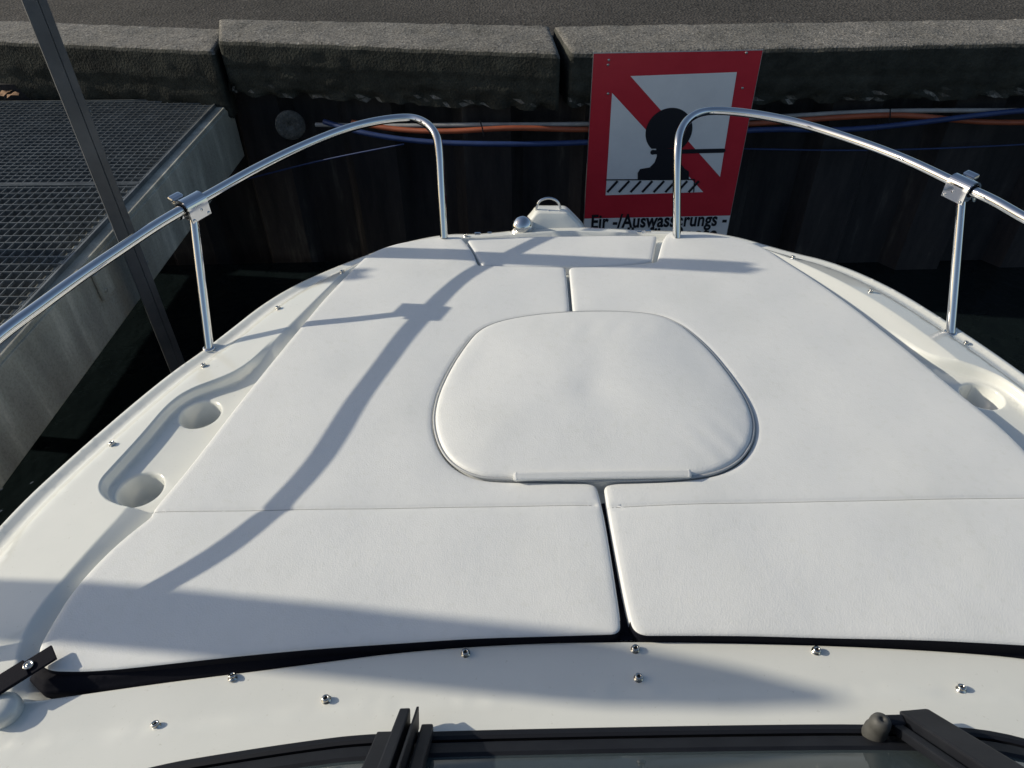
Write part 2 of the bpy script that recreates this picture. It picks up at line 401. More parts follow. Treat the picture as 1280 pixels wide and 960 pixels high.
for rec, cups in ((recL, cupsL), (recR, cupsR)):
    loops += [rec]+[offset(rec, -d) for d in (.002, .005, .009, .013, .016)]
    for c in cups:
        loops += [ring(c, CUPR+d) for d in (.007, .0045, .002, 0, -.0035)]+[ring(c, CUPR-.02, 40)]
dv, df = field_mesh(outl, deck_z, .016, loops)

boat = tag(empty('motorboat', (0, .6, -.95)), 'white motorboat moored bow-first to the quay, with steel bow rails and cushioned foredeck', 'boat')
mb = MB(); mb.add(dv, df, 0, True)
mb.build('deck', GEL, boat)
# hull sides below the deck edge
def hull_ring(k, z):
    c = np.array([0, .2]); q = outl.copy(); q[:, 0] *= k; q[:, 1] = np.where(q[:, 1] > .2, .2+(q[:, 1]-.2)*(1-(1-k)*1.25), q[:, 1])
    return q, z
mh = MB(); n = len(outl); zo = deck_z(outl[:, 0], outl[:, 1])
rings = [np.column_stack([outl, zo]), np.column_stack([offset(outl, 0)*1 if False else outl*np.array([1.006, 1.002]), zo-.012]), np.column_stack([outl*np.array([1.006, 1.002]), zo-.05])]
for k, z in ((.985, -.12), (.93, -.4), (.85, -.75), (.78, -1.1)):
    q, _ = hull_ring(k, z); rings.append(np.column_stack([q, np.full(n, z)]))
vs = np.concatenate(rings)
mh.add(vs, [[i*n+k, i*n+(k+1) % n, (i+1)*n+(k+1) % n, (i+1)*n+k] for i in range(len(rings)-1) for k in range(n)], 0, True)
mh.build('hull', HULL, boat)

# ------------------------------------------------------------------ cushions
def crown(poly, base, r, puff=.004, extra=None, reach=.06):
    def f(x, y):
        d = np.maximum(-sdf(x, y, poly), 0)
        rr = np.clip(d/r, 0, 1); z = base(x, y)-r*(1-np.sqrt(np.maximum(0, 1-(1-rr)**2)))
        z = z+puff*(1-np.exp(-d/reach))-puff*.6
        if extra is not None: z = z+extra(x, y, d)
        return z
    return f
def cushion(name, poly, base, thick, mats, r=.008, puff=.0025, extra=None, spacing=.017, loops=(), parent=None, mi=0, reach=.06, dark=None):
    zf = crown(poly, base, r, puff, extra, reach)
    lp = [offset(poly, -d*r) for d in (.06, .2, .45, .8)]+[offset(poly, -.018), offset(poly, -.03)]+list(loops)
    lp = [q for q in lp if len(q)]
    v, f = field_mesh(poly, zf, spacing, lp); m = MB(); m.add(v, f, 0, True)
    nv, sf = skirt(v, f, lambda x, y: float(base(np.array([x]), np.array([y]))[0])-thick)
    o = len(v); allv = list(v)+nv; m2 = MB(); m2.add(allv, [list(q) for q in f]+[[a, b, c+o, d+o] for a, b, c, d in sf], 0, True)
    if dark is not None:
        A_ = np.array(allv); cc = np.array([A_[q].mean(0) for q in m2.f]); near = seg_dist(cc[:, 0], cc[:, 1], np.array(dark), False) < .03
        low = (np.arange(len(cc)) >= len(f)) | (-sdf(cc[:, 0], cc[:, 1], poly) < .0022)
        m2.m = [1 if k else 0 for k in near & low]
    ob = m2.build(name, mats, parent); return ob, zf
def wob(x, y, d):
    return .0016*np.sin(7*x+3*y+1)*np.sin(5*y-2*x)+.0009*np.sin(19*x-8*y)*np.sin(13*y+4*x)
seamL = px([(187, 638), (400, 636), (600, 632), (745, 630)], BP); seamR = px([(760, 633), (900, 628), (1100, 624), (1280, 621)], BP)
seamR.append((1.03, seamR[-1][1]+.0))
def seamcurve(pts): return spline(pts, closed=False, step=.01)
SL, SR = seamcurve(seamL), seamcurve(seamR)
def groove(S):
    def f(x, y, d):
        q = seg_dist(x, y, S, False); return wob(x, y, d)-.0035*np.exp(-(q/.0035)**2)-.0015*np.exp(-(q/.018)**2)
    return f
def seamloops(S): return [S+np.array([0, k]) for k in (-.010, -.004, 0, .004, .010)]
hatch_px = [(541, 535), (545, 500), (560, 466), (578, 437), (600, 410), (645, 397), (713, 390), (790, 390), (840, 398), (880, 430), (912, 468), (936, 505), (944, 535), (937, 562), (915, 585), (870, 599), (756, 602), (640, 600), (592, 597), (556, 575)]
hatch = spline([BP(*p) for p in hatch_px], step=.007)
hcut = offset(hatch, .0035)
# cut-out edge, split at the centre seam
ctop = np.array(BP(713, 389)); cbot = np.array(BP(752, 604))
def cut_part(sign):
    a = hcut; it = int(np.argmin(((a-ctop)**2).sum(1))); ib = int(np.argmin(((a-cbot)**2).sum(1)))
    A = list(range(it, ib+1)) if it < ib else list(range(it, len(a)))+list(range(0, ib+1))
    B = list(range(ib, it+1)) if ib < it else list(range(ib, len(a)))+list(range(0, it+1))
    ra, rb = a[A], a[B][::-1]
    mid = lambda q: q[len(q)//2][0]
    return (ra if mid(ra) < mid(rb) else rb) if sign < 0 else (ra if mid(ra) > mid(rb) else rb)
cl, cr = cut_part(-1), cut_part(1)           # both run front -> aft
def thin(q, k=5): return [tuple(p) for p in q[2:-2:k]]
lp_pts = px([(576, 295, .02), (590, 312), (598, 331, .008), (650, 332), (707, 333, .02), (712, 387, .015)], BP)+thin(cl)+\
    px([(746, 606, .012), (755, 640), (765, 700), (776, 770), (777, 792, .02), (700, 794), (600, 797), (500, 803), (400, 811), (300, 820), (200, 831), (110, 839), (52, 838, .03), (44, 814), (60, 785), (90, 735), (140, 682), (187, 645, .006), (189, 638, .006), (230, 590), (280, 525), (340, 450), (400, 378), (442, 333), (462, 315), (500, 302), (545, 296)], BP)
rp_pts = px([(711, 333, .02), (716, 387, .015)], BP)+thin(cr)+\
    px([(755, 606, .012), (760, 640), (771, 700), (784, 765), (793, 794, .03), (900, 794), (1000, 796), (1100, 798), (1200, 802), (1280, 806)], BP)+\
    [(.90, .665), (1.05, .645, .03), (1.075, .72), (1.045, .84), (.995, 1.0), (.985, 1.04, .006)]+\
    [(*p,) for p in px([(1280, 556), (1200, 491), (1110, 416), (1050, 370), (985, 328), (955, 307), (915, 295), (870, 291), (838, 289, .015), (829, 296), (821, 327, .02), (770, 331)], BP)]
LP, RP = spline(lp_pts, step=.008), spline(rp_pts, step=.008)
TH = .045
left_pad, zL = cushion('sun_pad', LP, pad_base, TH, [VINYL, BLACK], dark=[p[:2] for p in aft_top], extra=groove(SL), loops=seamloops(SL))
tag(left_pad, 'left half of the white vinyl sun pad, crossed by the rail shadow', 'cushion', 'white sun pad halves')
right_pad, zR = cushion('sun_pad', RP, pad_base, TH, [VINYL, BLACK], dark=[p[:2] for p in aft_top], extra=groove(SR), loops=seamloops(SR))
tag(right_pad, 'right half of the white vinyl sun pad, all in sunshine', 'cushion', 'white sun pad halves')
def stitches(S, zf, parent, name='seam_thread', dx=.006, mat_=THREAD, rad=.0006, off=0.):
    m = MB()
    for a, b in zip(S[:-1], S[1:]):
        L = np.linalg.norm(b-a); k = max(1, int(L/dx))
        for j in range(k):
            p = a+(b-a)*(j+.15)/k; q = a+(b-a)*(j+.75)/k
            z = zf(np.array([p[0], q[0]]), np.array([p[1], q[1]]))+.0006
            m.tube([(p[0], p[1]+off, z[0]), (q[0], q[1]+off, z[1])], rad, 4)
    return m.build(name, mat_, parent)
SEAM = mat('seam_thread_grey', (.33, .33, .31), .8)
for S_, z_, p_ in ((SL[1:-1], zL, left_pad), (SR[1:-2], zR, right_pad)):
    m = MB(); m.tube([(a, b, c+.0001) for a, b, c in zip(S_[:, 0], S_[:, 1], z_(S_[:, 0], S_[:, 1]))], .0010, 5); m.build('seam', SEAM, p_)
# front filler cushion between the pads
fp = spline(px([(583, 296, .01), (640, 293), (740, 291), (822, 292, .015), (816, 324, .02), (770, 329), (700, 331), (602, 330, .012)], BP), step=.006)
front_pad, zF = cushion('locker_pad', fp, lambda x, y: pad_base(x, y)-.006, .035, VINYL, r=.010, extra=wob, spacing=.014)
tag(front_pad, 'small white trapezoid cushion over the anchor locker at the bow', 'cushion')
# hatch cushion
hc = hatch.mean(0)
def dome(x, y, d):
    z = .016*(1-np.exp(-d/.11))+.004*np.sin(9*(x-hc[0])+1.2)*np.exp(-(((y-hc[1]-.12)/.15)**2))*sstep(0, .08, d)
    z += -.0035*np.exp(-(((x-hc[0]-.02)/.07)**2+((y-hc[1]-.05)/.20)**2))-.003*np.exp(-(((x-hc[0]+.02)/.05)**2+((y-hc[1]+.02)/.05)**2))
    a = (x-hc[0])*.8-(y-hc[1])*1.0; cw = np.exp(-(((x-hc[0]-.28)/.09)**2+((y-hc[1]+.22)/.08)**2))
    z += .0006*np.sin(95*(x+.6*y))*cw
    cw2 = np.exp(-(((x-hc[0]-.05)/.16)**2+((y-hc[1]-.24)/.05)**2)); z += .0004*np.sin(80*(x-.5*y))*cw2
    return z
hb = lambda x, y: pad_base(x, y)+.010
hpoly = offset(hatch, -.002)
hpad, zH = cushion('hatch_cushion', hpoly, hb, .05, VINYL2, r=.011, puff=.004, extra=dome, spacing=.012)
tag(hpad, 'round-cornered domed white cushion on the deck hatch, centre of the sun pad', 'cushion')
def pipe_loop(poly, z, r, name, m_, parent):
    q = [(p[0], p[1], z(p[0], p[1])) for p in poly[::2]]; q += [q[0], q[1]]
    m = MB(); m.tube(q, r, 8, caps=False); return m.build(name, m_, parent)
pb = lambda x, y: float(pad_base(np.array([x]), np.array([y]))[0])
pipe_loop(hatch, lambda x, y: pb(x, y)+.001, .0032, 'piping', PIPING, hpad)
# fabric flap along the aft edge of the hatch cushion
m = MB(); A = BP(642, 598); B = BP(862, 594); ang = math.atan2(B[1]-A[1], B[0]-A[0]); L = math.hypot(B[0]-A[0], B[1]-A[1])
cpt = ((A[0]+B[0])/2, (A[1]+B[1])/2-.006, pb(*A)+.011)
m.box(cpt, (L, .018, .016), Matrix.Rotation(ang, 3, 'Z')@Matrix.Rotation(R(28), 3, 'X'), 0, .004)
for s in (-1, 1):
    e = Vector(cpt)+Matrix.Rotation(ang, 3, 'Z')@Vector((s*(L/2-.006), 0, .0)); m.box(e, (.004, .0184, .0165), Matrix.Rotation(ang, 3, 'Z')@Matrix.Rotation(R(28), 3, 'X'), 0, .002)
m.build('fabric_flap', VINYL2, hpad)
# dark liner fabric under the pads, showing in the gaps and along the aft edge
lin = spline([(p[0], p[1]+.03) for p in aft_top]+[(p[0], p[1], .008) for p in aft_low[::-1]], step=.01)
def lz(x, y):
    d = np.maximum(-sdf(x, y, lin), 0); return pad_base(x, y)-.0325+.018*sstep(0, .018, d)
v, f = field_mesh(lin, lz, .012, [offset(lin, -.004), offset(lin, -.009), offset(lin, -.016)])
nv, sf = skirt(v, f, -.07); m = MB(); o = len(v); m.add(list(v)+nv, [list(q) for q in f]+[[a, b, c+o, d+o] for a, b, c, d in sf], 0, True)
liner = m.build('pad_liner', BLACK)
gap = spline([(p[0], p[1]) for p in px([(744, 620), (757, 700), (762, 792)], BP)]+[(p[0], p[1]) for p in px([(806, 792), (784, 700), (766, 620)], BP)], step=.01)
m = MB(); m.add([(p[0], p[1], pb(*p)-.024) for p in gap], [list(range(len(gap)))]); m.build('gap_strip', BLACK, liner)
tag(liner, 'black fabric border strip along the aft edge of the white sun pads', 'fabric edging')
SE = spline([(p[0], p[1]-.008) for p in aft_low_mid] if False else [((a[0]+b[0])/2, (a[1]+b[1])/2) for a, b in zip(aft_top[2:9], aft_low[3:10])], closed=False, step=.01)
stitches(SE, lz, liner, 'edge_stitching', .005, THREAD, .0005, off=.004)
# webbing latch with a snap at the left aft corner of the pad
m = MB(); P0 = Vector(at(-14, 866, -.005)); P1 = Vector(at(68, 815, .004)); dr = (P1-P0); Lw = dr.length; mid = (P0+P1)/2
rot = dr.to_track_quat('X', 'Z').to_matrix(); m.box(mid, (Lw, .034, .005), rot, 0, .0012)
m.box(P0+dr*.35+Vector((0, 0, .004)), (.05, .037, .005), rot, 0, .0012)
strap = m.build('strap', BLACK); tag(strap, 'short black webbing strap with a steel snap at the left aft pad corner', 'strap')
m = MB(); c = at(36, 832, .004); m.lathe(c, (0, 0, 1), [(0.0085, 0), (.009, .003), (.0075, .0045), (.006, .0035), (.004, .0025), (.0035, .005), (.0001, .0055)], 20); m.build('snap', STUD, strap)

# ------------------------------------------------------------------ snap studs on the deck
def dz(x, y): return float(deck_z(np.array([x]), np.array([y]))[0])
studs = [(141, 556), (195, 908), (291, 848), (408, 875), (582, 817), (794, 812), (798, 848), (1020, 814), (1201, 862), (255, 458), (348, 386), (428, 341), (991, 323), (1088, 365), (1207, 430), (582, 296), (440, 925) if False else (705, 290)]
sm = None
for (u, v) in studs[:16]:
    x, y = ats(u, v, lambda a, b: deck_z(a, b))[:2]; z = dz(x, y)-.0005
    if sm is None:
        m = MB(); m.lathe((0, 0, 0), (0, 0, 1), [(.0085, 0), (.0085, .0015), (.0055, .0022), (.0052, .0045), (.0068, .0062), (.0068, .0082), (.0052, .0094), (.0036, .0092), (.0033, .006)], 20, 0)
        m.lathe((0, 0, 0), (0, 0, 1), [(.0034, .0062), (.0001, .0060)], 20, 1)
        o = m.build('snap_stud', [STUD, HOLE]); sm = o.data; o.parent = boat
    else:
        o = bpy.data.objects.new('snap_stud', sm); col.objects.link(o); o.parent = boat
    nx = (dz(x+.01, y)-dz(x-.01, y))/.02; ny = (dz(x, y+.01)-dz(x, y-.01))/.02
    q = Vector((-nx, -ny, 1)).normalized().to_track_quat('Z', 'Y'); o.rotation_euler = (q@Matrix.Rotation(random.uniform(0, 6), 3, 'Z').to_quaternion()).to_euler()
    o.location = Vector((x, y, z))-boat.location

# ------------------------------------------------------------------ bow rails
def smooth3(pts, n=10):
    P = [Vector(p) for p in pts]; out = []
    P = [P[0]*2-P[1]]+P+[P[-1]*2-P[-2]]
    for i in range(1, len(P)-2):
        p0, p1, p2, p3 = P[i-1:i+3]; t0 = 0; t1 = (p1-p0).length**.5; t2 = t1+(p2-p1).length**.5; t3 = t2+(p3-p2).length**.5
        for k in range(n):
            t = t1+(t2-t1)*k/n
            a1 = p0*((t1-t)/(t1-t0))+p1*((t-t0)/(t1-t0)); a2 = p1*((t2-t)/(t2-t1))+p2*((t-t1)/(t2-t1)); a3 = p2*((t3-t)/(t3-t2))+p3*((t-t2)/(t3-t2))
            b1 = a1*((t2-t)/(t2-t0))+a2*((t-t0)/(t2-t0)); b2 = a2*((t3-t)/(t3-t1))+a3*((t-t1)/(t3-t1))
            out.append(b1*((t2-t)/(t2-t1))+b2*((t-t1)/(t2-t1)))
    out.append(P[-2])
    for _ in range(3): out = [out[0]]+[(out[i-1]+out[i]*2+out[i+1])/4 for i in range(1, len(out)-1)]+[out[-1]]
    return out
def rail(side):
    if side < 0:
        leg = [at(555, 297, -.03), at(552, 240, .115), at(549, 190, .235)]
        top = [at(546, 172, .275), at(537, 158, .298), at(524, 150, .308), at(510, 147.5, .31), at(480, 150, .31), at(440, 159, .31), at(380, 182, .31), at(320, 211, .31), at(262, 243.5, .31), at(205, 275.5, .31), at(150, 311.5, .31), at(95, 349, .31), at(45, 385.5, .31), at(0, 419, .308)]
        tail = [(-1.330, 1.14, .292), (-1.350, 1.01, .255), (-1.356, .91, .205), (-1.358, .82, .14), (-1.358, .765, .05), (-1.358, .75, -.04)]
        base, clampc = at(262, 437, -.055), at(240, 256, .31)
    else:
        leg = [at(846, 297, -.03), at(846, 240, .115), at(847, 190, .235)]
        top = [at(849, 170, .275), at(858, 152, .298), at(872, 142, .308), at(890, 138.5, .31), at(930, 141, .31), at(990, 152, .31), at(1060, 173, .31), at(1130, 199, .31), at(1205, 234, .31), at(1240, 250, .31), at(1300, 283, .31)]
        tail = [(1.27, 1.45, .31), (1.31, 1.28, .309), (1.335, 1.14, .292), (1.350, 1.01, .255), (1.356, .91, .205), (1.358, .82, .14), (1.358, .765, .05), (1.358, .75, -.04)]
        base, clampc = at(1188, 416, -.055), at(1204, 233, .31)
    pts = smooth3([tuple(p) for p in leg+top]+tail, 10)
    m = MB(); m.tube(pts, .0142, 20); r_ = m.build('bow_rail', CHROME, boat)
    m = MB(); topc = Vector(clampc)-Vector((0, 0, .008)); m.tube([base, Vector(base)*.5+topc*.5, topc], .0125, 18)
    m.build('stanchion', CHROME, r_)
    for bs in (base, leg[0]):
        m = MB(); bb = Vector(bs); bb.z = dz(bb.x, bb.y)-.001; m.lathe(bb, (0, 0, 1), [(.018, 0), (.018, .002), (.0155, .004), (.0125, .005)], 24); m.build('base_flange', CHROME, r_)
    # clamp: saddle bent over the rail with flat cheeks, screws and a folded lever outboard
    i = min(range(len(pts)), key=lambda k: (pts[k]-Vector(clampc)).length); t = (pts[i+1]-pts[i-1]).normalized()
    C = pts[i]; dn = Vector((0, 0, -1)); dn = (dn-t*dn.dot(t)).normalized(); lat = t.cross(dn).normalized()
    if lat.x*side > 0: lat = -lat               # lat points inboard
    ro, ri = .0265, .0215; arc = lambda r: [(r*math.cos(a), -r*math.sin(a)) for a in np.linspace(math.pi, 0, 17)]
    prof = [(-ro, .036)]+arc(ro)+[(ro, .036), (ri, .036)]+[(x, y) for x, y in arc(ri)[::-1]]+[(-ri, .036)]
    Lc = .070; m = MB(); n = len(prof)
    A = [C-t*Lc/2+lat*p[0]+dn*p[1] for p in prof]; B = [p+t*Lc for p in A]
    m.add(A+B, [[k, (k+1) % n, n+(k+1) % n, n+k] for k in range(n)], 0, False)
    for Q in (A, B): m.add(Q, [[k, k+1, n-2-k, n-1-k] for k in range(n//2-0) if k+1 < n-2-k], 0)
    for sgn in (-1, 1):
        for k in (-1, 1):
            c = C+lat*sgn*ro+dn*.030+t*k*(Lc/2-.008); m.lathe(c, lat*sgn, [(.0045, 0), (.0045, .002), (.003, .0032), (.0001, .0032)], 12)
    c = C+lat*ro*1.0+dn*.012-t*.006; m.lathe(c, lat, [(.004, 0), (.004, .001), (.0001, .0014)], 10)
    for dd, ll, wd in ((-.021, .040, .016), (-.006, .024, .012)):
        e = C-lat*(ro+.010)+dn*dd+t*(.022*(-1)) if False else C-lat*(ro+.010)+dn*dd-t*.014*(1 if side < 0 else -1)*(-1)
        m.box(e, (ll, .022, .013), Matrix((t, lat, dn)).transposed()@Matrix.Rotation(R(18), 3, 'X'), 0, .0055)
    m.tube([C-t*.028+dn*.022, C+t*.028+dn*.022], .012, 12)
    m.build('rail_clamp', CHROME, r_)
    m = MB(); m.tube([C-t*.031, C+t*.031], .0195, 18); m.build('clamp_liner', RUB, r_)
rail(-1); rail(1)

# ------------------------------------------------------------------ bow fittings
def zbow(x, y): return -.055
nx0, nx1 = at(650, 291, -.04), at(738, 289, -.04)
yb = 2.30; xc = (nx0[0]+nx1[0])/2
yn = 2.385
face = spline([(aty(u, v, yn)[0], aty(u, v, yn)[2], r_) for u, v, r_ in ((640, 303, .01), (652, 291, .03), (665, 280, .02), (671, 273.5, .014), (711, 273.5, .014), (719, 280, .02), (731, 290, .03), (741, 303, .01))], step=.008)
fc = face.mean(0); ringsN = []; m = MB()
zt0 = face[:, 1].max(); zb0 = face[:, 1].min()
for k_, dy in ((0, 0), (.5, 0), (.90, 0), (.955, .002), (.985, .008), (1., .018), (1., .05), (.97, .062), (.9, .070), (0, .070)):
    q = fc+(face-fc)*max(k_, .001); ringsN.append([(p[0], yn+dy+.05*(p[1]-zb0)/(zt0-zb0), p[1]) for p in q])
nf = len(face); m.add([p for r_ in ringsN for p in r_], [[a*nf+b, a*nf+(b+1) % nf, (a+1)*nf+(b+1) % nf, (a+1)*nf+b] for a in range(len(ringsN)-1) for b in range(nf)], 0, True)
nose = m.build('bow_roller_housing', GEL, boat)
m = MB(); c = at(686, 262, .01)
ly = 2.46; lp_ = [aty(671, 268, ly), aty(671, 258, ly), aty(675, 251, ly), aty(686, 247.5, ly), aty(696, 251, ly), aty(700, 258, ly), aty(700, 268, ly)]
m.tube(smooth3([tuple(p) for p in lp_], 6), .0045, 10); m.build('lifting_eye', CHROME, nose)
m = MB(); m.lathe(aty(686, 268, 2.45), (0, 0, 1), [(.004, 0), (.004, .016), (.002, .018), (.0001, .018)], 10); m.build('pin', CHROME, nose)
# chrome nav-light / horn bell beside it
m = MB(); c = Vector(aty(653, 283, 2.39)); ax = Vector((.28, -.30, .90)).normalized()
m.lathe(c-ax*.02, ax, [(.038, -.04), (.040, -.01), (.041, .012), (.038, .030), (.030, .046), (.018, .056), (.006, .060), (.0001, .0602)], 28)
bl = m.build('bow_light', CHROME, boat)
for (u, v, s) in ((597, 294, .010), (612, 293, .007), (800, 292, .008), (811, 291, .010)):
    p = ats(u, v, lambda a, b: deck_z(a, b)*0-.028); m = MB(); m.box((p[0], p[1]+.012, p[2]), (s*2.2, s, s*.8), None, 0, s*.25); m.build('locker_catch', CHROME, boat)

# white plastic fairlead by the left aft corner
m = MB(); p = Vector(at(4, 888, -.03)); m.lathe(p, (.15, -.1, 1), [(.030, -.01), (.030, .006), (.027, .014), (.018, .020), (.008, .022), (.0001, .0222)], 28)
m.build('deck_fitting', GEL, boat)

# ------------------------------------------------------------------ windscreen
wpx = [(-60, 992), (60, 975), (180, 960), (300, 940), (380, 928), (460, 918), (640, 913), (900, 908), (1100, 906), (1280, 914), (1400, 925)]
base_pts = [ats(u, v, lambda a, b: deck_z(a, b))[:2] for u, v in wpx]
base_pts = [(-1.36, -.15), (-1.30, .10), (-1.18, .32), (-1.02, .455)]+base_pts[2:-1]+[(.80, .40), (.98, .22), (1.10, -.05)]
WB = spline(base_pts, closed=False, step=.02)
Tn = np.gradient(WB, axis=0); Tn /= np.linalg.norm(Tn, axis=1)[:, None]; INW = np.stack([Tn[:, 1], -Tn[:, 0]], 1)
INW[INW[:, 1] > 0] *= 1
def strip(prof, name, m_, parent, smooth=False):
    """prof: (inboard distance, height) profile swept along the windscreen base"""
    zb_ = deck_z(WB[:, 0], WB[:, 1]); k = len(prof); vs = []
    for p, q, z in zip(WB, INW, zb_):
        for (a, h) in prof: vs.append((p[0]+q[0]*a, p[1]+q[1]*a, z+h))
    m = MB(); m.add(vs, [[i*k+j, i*k+(j+1) % k, (i+1)*k+(j+1) % k, (i+1)*k+j] for i in range(len(WB)-1) for j in range(k)], 0, smooth)
    return m.build(name, m_, parent)
gas = strip([(0, -.01), (0, .004), (.003, .009), (.012, .013), (.018, .012), (.020, .004), (.020, -.01)], 'windscreen', RUB, boat)
strip([(.0215, -.01), (.0215, .010), (.026, .018), (.048, .034), (.054, .032), (.054, -.01)], 'frame', ALU, gas)
strip([(.055, .026), (.058, .030), (.40, .36), (.397, .363), (.054, .032)], 'glass', GLASS, gas)
strip([(.40, .35), (.43, .385), (.425, .40), (.39, .37)], 'top_rail', ALU, gas)
dp = [(p[0]+q[0]*.07, p[1]+q[1]*.07, dz(*p)+.002) for p, q in zip(WB, INW)]
dn_ = [(p[0]*.9, min(p[1], .3)-.5, -.03) for p in WB]
m = MB(); kk = len(dp); m.add([tuple(p) for p in dp]+dn_, [[i, i+1, kk+i+1, kk+i] for i in range(kk-1)], 0, True); m.build('dashboard', DASH, boat)
# mullion / hinge profiles lying on the slope of the glass
def bar(x0, y0, z0, x1, length, wd, ht, name=None, mb_=None):
    """aluminium bar starting at the foot and running up and aft along the raked glass"""
    d = Vector((x1-x0, -.72*length, .69*length)); Ln = d.length; rot = d.to_track_quat('X', 'Z').to_matrix()
    mb_.box(Vector((x0, y0, z0))+d/2+rot@Vector((0, 0, ht/2)), (Ln, wd, ht), rot, 0, min(wd, ht)*.18)
m = MB()
for (u, v, wd, ht, dx) in ((480, 917, .028, .014, 0), (505, 903, .018, .034, 0), (515, 913, .012, .022, 0), (521, 903, .004, .036, 0), (533, 912, .020, .020, 0)):
    p = at(u, v, .012); bar(p[0], p[1], -.010, p[0]-.0, .48, wd, ht, mb_=m)
m.build('centre_hinge', ALU, gas)
m = MB()
for (u, v, wd, ht) in ((1150, 897, .050, .026), (1122, 903, .016, .016), (1178, 912, .016, .014)):
    p = at(u, v, .02); bar(p[0], p[1], -.006, p[0]+.02, .48, wd, ht, mb_=m)
p = at(1112, 900, .02); m.box((p[0], p[1], p[2]-.006), (.050, .018, .014), None, 0, .003)
m.build('opening_frame', ALU, gas)
m = MB(); p = at(1091, 914, .0); m.lathe((p[0], p[1]-.004, -.002), (0, .02, 1), [(.0185, 0), (.0185, .016), (.0165, .019), (.0165, .036), (.0150, .043), (.0105, .0485), (.005, .0505), (.004, .048), (.0001, .047)], 28)
m.build('rubber_bumper', RUBG, gas)

# ------------------------------------------------------------------ quay
def stone(name, top, ztop, zbot, label, rough_seed, chips=True):
    """top: plan polygon front edge first; rough, worn coping block"""
    poly = spline([(*p, .02) for p in top], step=.02)
    def zf(x, y):
        d = np.maximum(-sdf(x, y, poly), 0); r = .02; k = np.clip(d/r, 0, 1)
        n_ = .004*np.sin(31*x+rough_seed)*np.sin(23*y)+.003*np.sin(77*x)*np.sin(61*y+2)
        return ztop-r*(1-np.sqrt(np.maximum(0, 1-(1-k)**2)))+n_*.3
    v, f = field_mesh(poly, zf, .03, [offset(poly, -.006), offset(poly, -.02)])
    for q in v:
        nz = noise.fractal(Vector((q[0]*9+rough_seed*7, q[1]*9, 1.)), 1., 2., 4); q[2] += .004*nz
    edges = [(e[0], e[1]) for e in skirt(v, f, zbot)[1]]; rows = 16; m = MB(); m.add(v, f, 0, True)
    vi = sorted({e[0] for e in edges}|{e[1] for e in edges}); idx = {q: i for i, q in enumerate(vi)}; n_ = len(vi); W = []
    cx_ = poly.mean(0)
    for r_ in range(rows+1):
        t = r_/rows
        for q in vi:
            p = v[q]; z = p[2]+(zbot-p[2])*t
            nz = noise.fractal(Vector((p[0]*14+rough_seed*5, p[1]*3, z*22)), 1., 2., 5); bg_ = noise.noise(Vector((p[0]*8+rough_seed*3, 0, 3.)))
            hollow_ = .030*max(0, t-.62)/.38*(.5+max(0, nz+.2)*1.6) if t > .62 else 0
            lip = .007*(t > .42)                      # casting joint part way down the face
            zz = z+(.012*bg_+.010*nz if r_ == rows else 0)
            W.append((p[0], p[1]+(hollow_+lip+.0035*nz*(t > 0))*(1 if p[1] < cx_[1] else -1), zz))
    m.add(W, [[r_*n_+idx[a], r_*n_+idx[b], (r_+1)*n_+idx[b], (r_+1)*n_+idx[a]] for r_ in range(rows) for a, b in edges], 0, True)
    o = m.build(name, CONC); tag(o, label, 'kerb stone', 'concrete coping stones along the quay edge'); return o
zt = .28
A0 = at(272, 50, zt)[:2]; A1 = at(701, 67, zt)[:2]
stone('coping_stone', [tuple(A0), tuple(A1), (A1[0]-.02, 3.86), (A0[0]-.12, A0[1]+.42)], zt, .02, 'long middle concrete coping stone, standing higher than its left neighbour', 1.)
B0 = at(713, 66, zt)[:2]; B1 = at(1280, 53, zt)[:2]
stone('coping_stone', [tuple(B0), (B1[0]+1.6, B1[1]+.02), (B1[0]+1.6, B1[1]+.40), (B0[0]-.045, 3.85)], zt, .03, 'concrete coping stone right of the open joint, behind the red sign', 2.2)
zl = .24; C0 = at(60, 54, zl)[:2]; C1 = at(270, 63, zl)[:2]
dxy = np.array(C1)-np.array(C0); C00 = np.array(C1)-dxy*3.2
stone('coping_stone', [tuple(C00), tuple(C1-np.array([.012, 0])), (C1[0]-.06, C1[1]+.40), (C00[0]-.05, C00[1]+.40)], zl, -.10, 'lower left concrete coping stone behind the grating walkway', 3.1)
# asphalt behind the coping, reaching to the horizon
back = [(-300, 3.9+.0), (C00[0]-2, C00[1]+.3), (C1[0]-.1, C1[1]+.34), (A0[0]-.11, A0[1]+.36), (A1[0]-.02, 3.82), (B0[0]-.02, 3.81), (B1[0]+1.6, B1[1]+.37), (300, 3.9)]
m = MB(); zr = .235; V = [(x, y, zr) for x, y in back]+[(x, 600, zr) for x, y in back]; n = len(back)
m.add(V, [[i, i+1, n+i+1, n+i] for i in range(n-1)]); o = m.build('road', ASPH); tag(o, kind='structure')
m = MB(); m.add([(x, y-.0, zr) for x, y in back]+[(x, y, -1.4) for x, y in back], [[i, i+1, n+i+1, n+i] for i in range(n-1)]); o = m.build('embankment', CONC); tag(o, kind='structure')
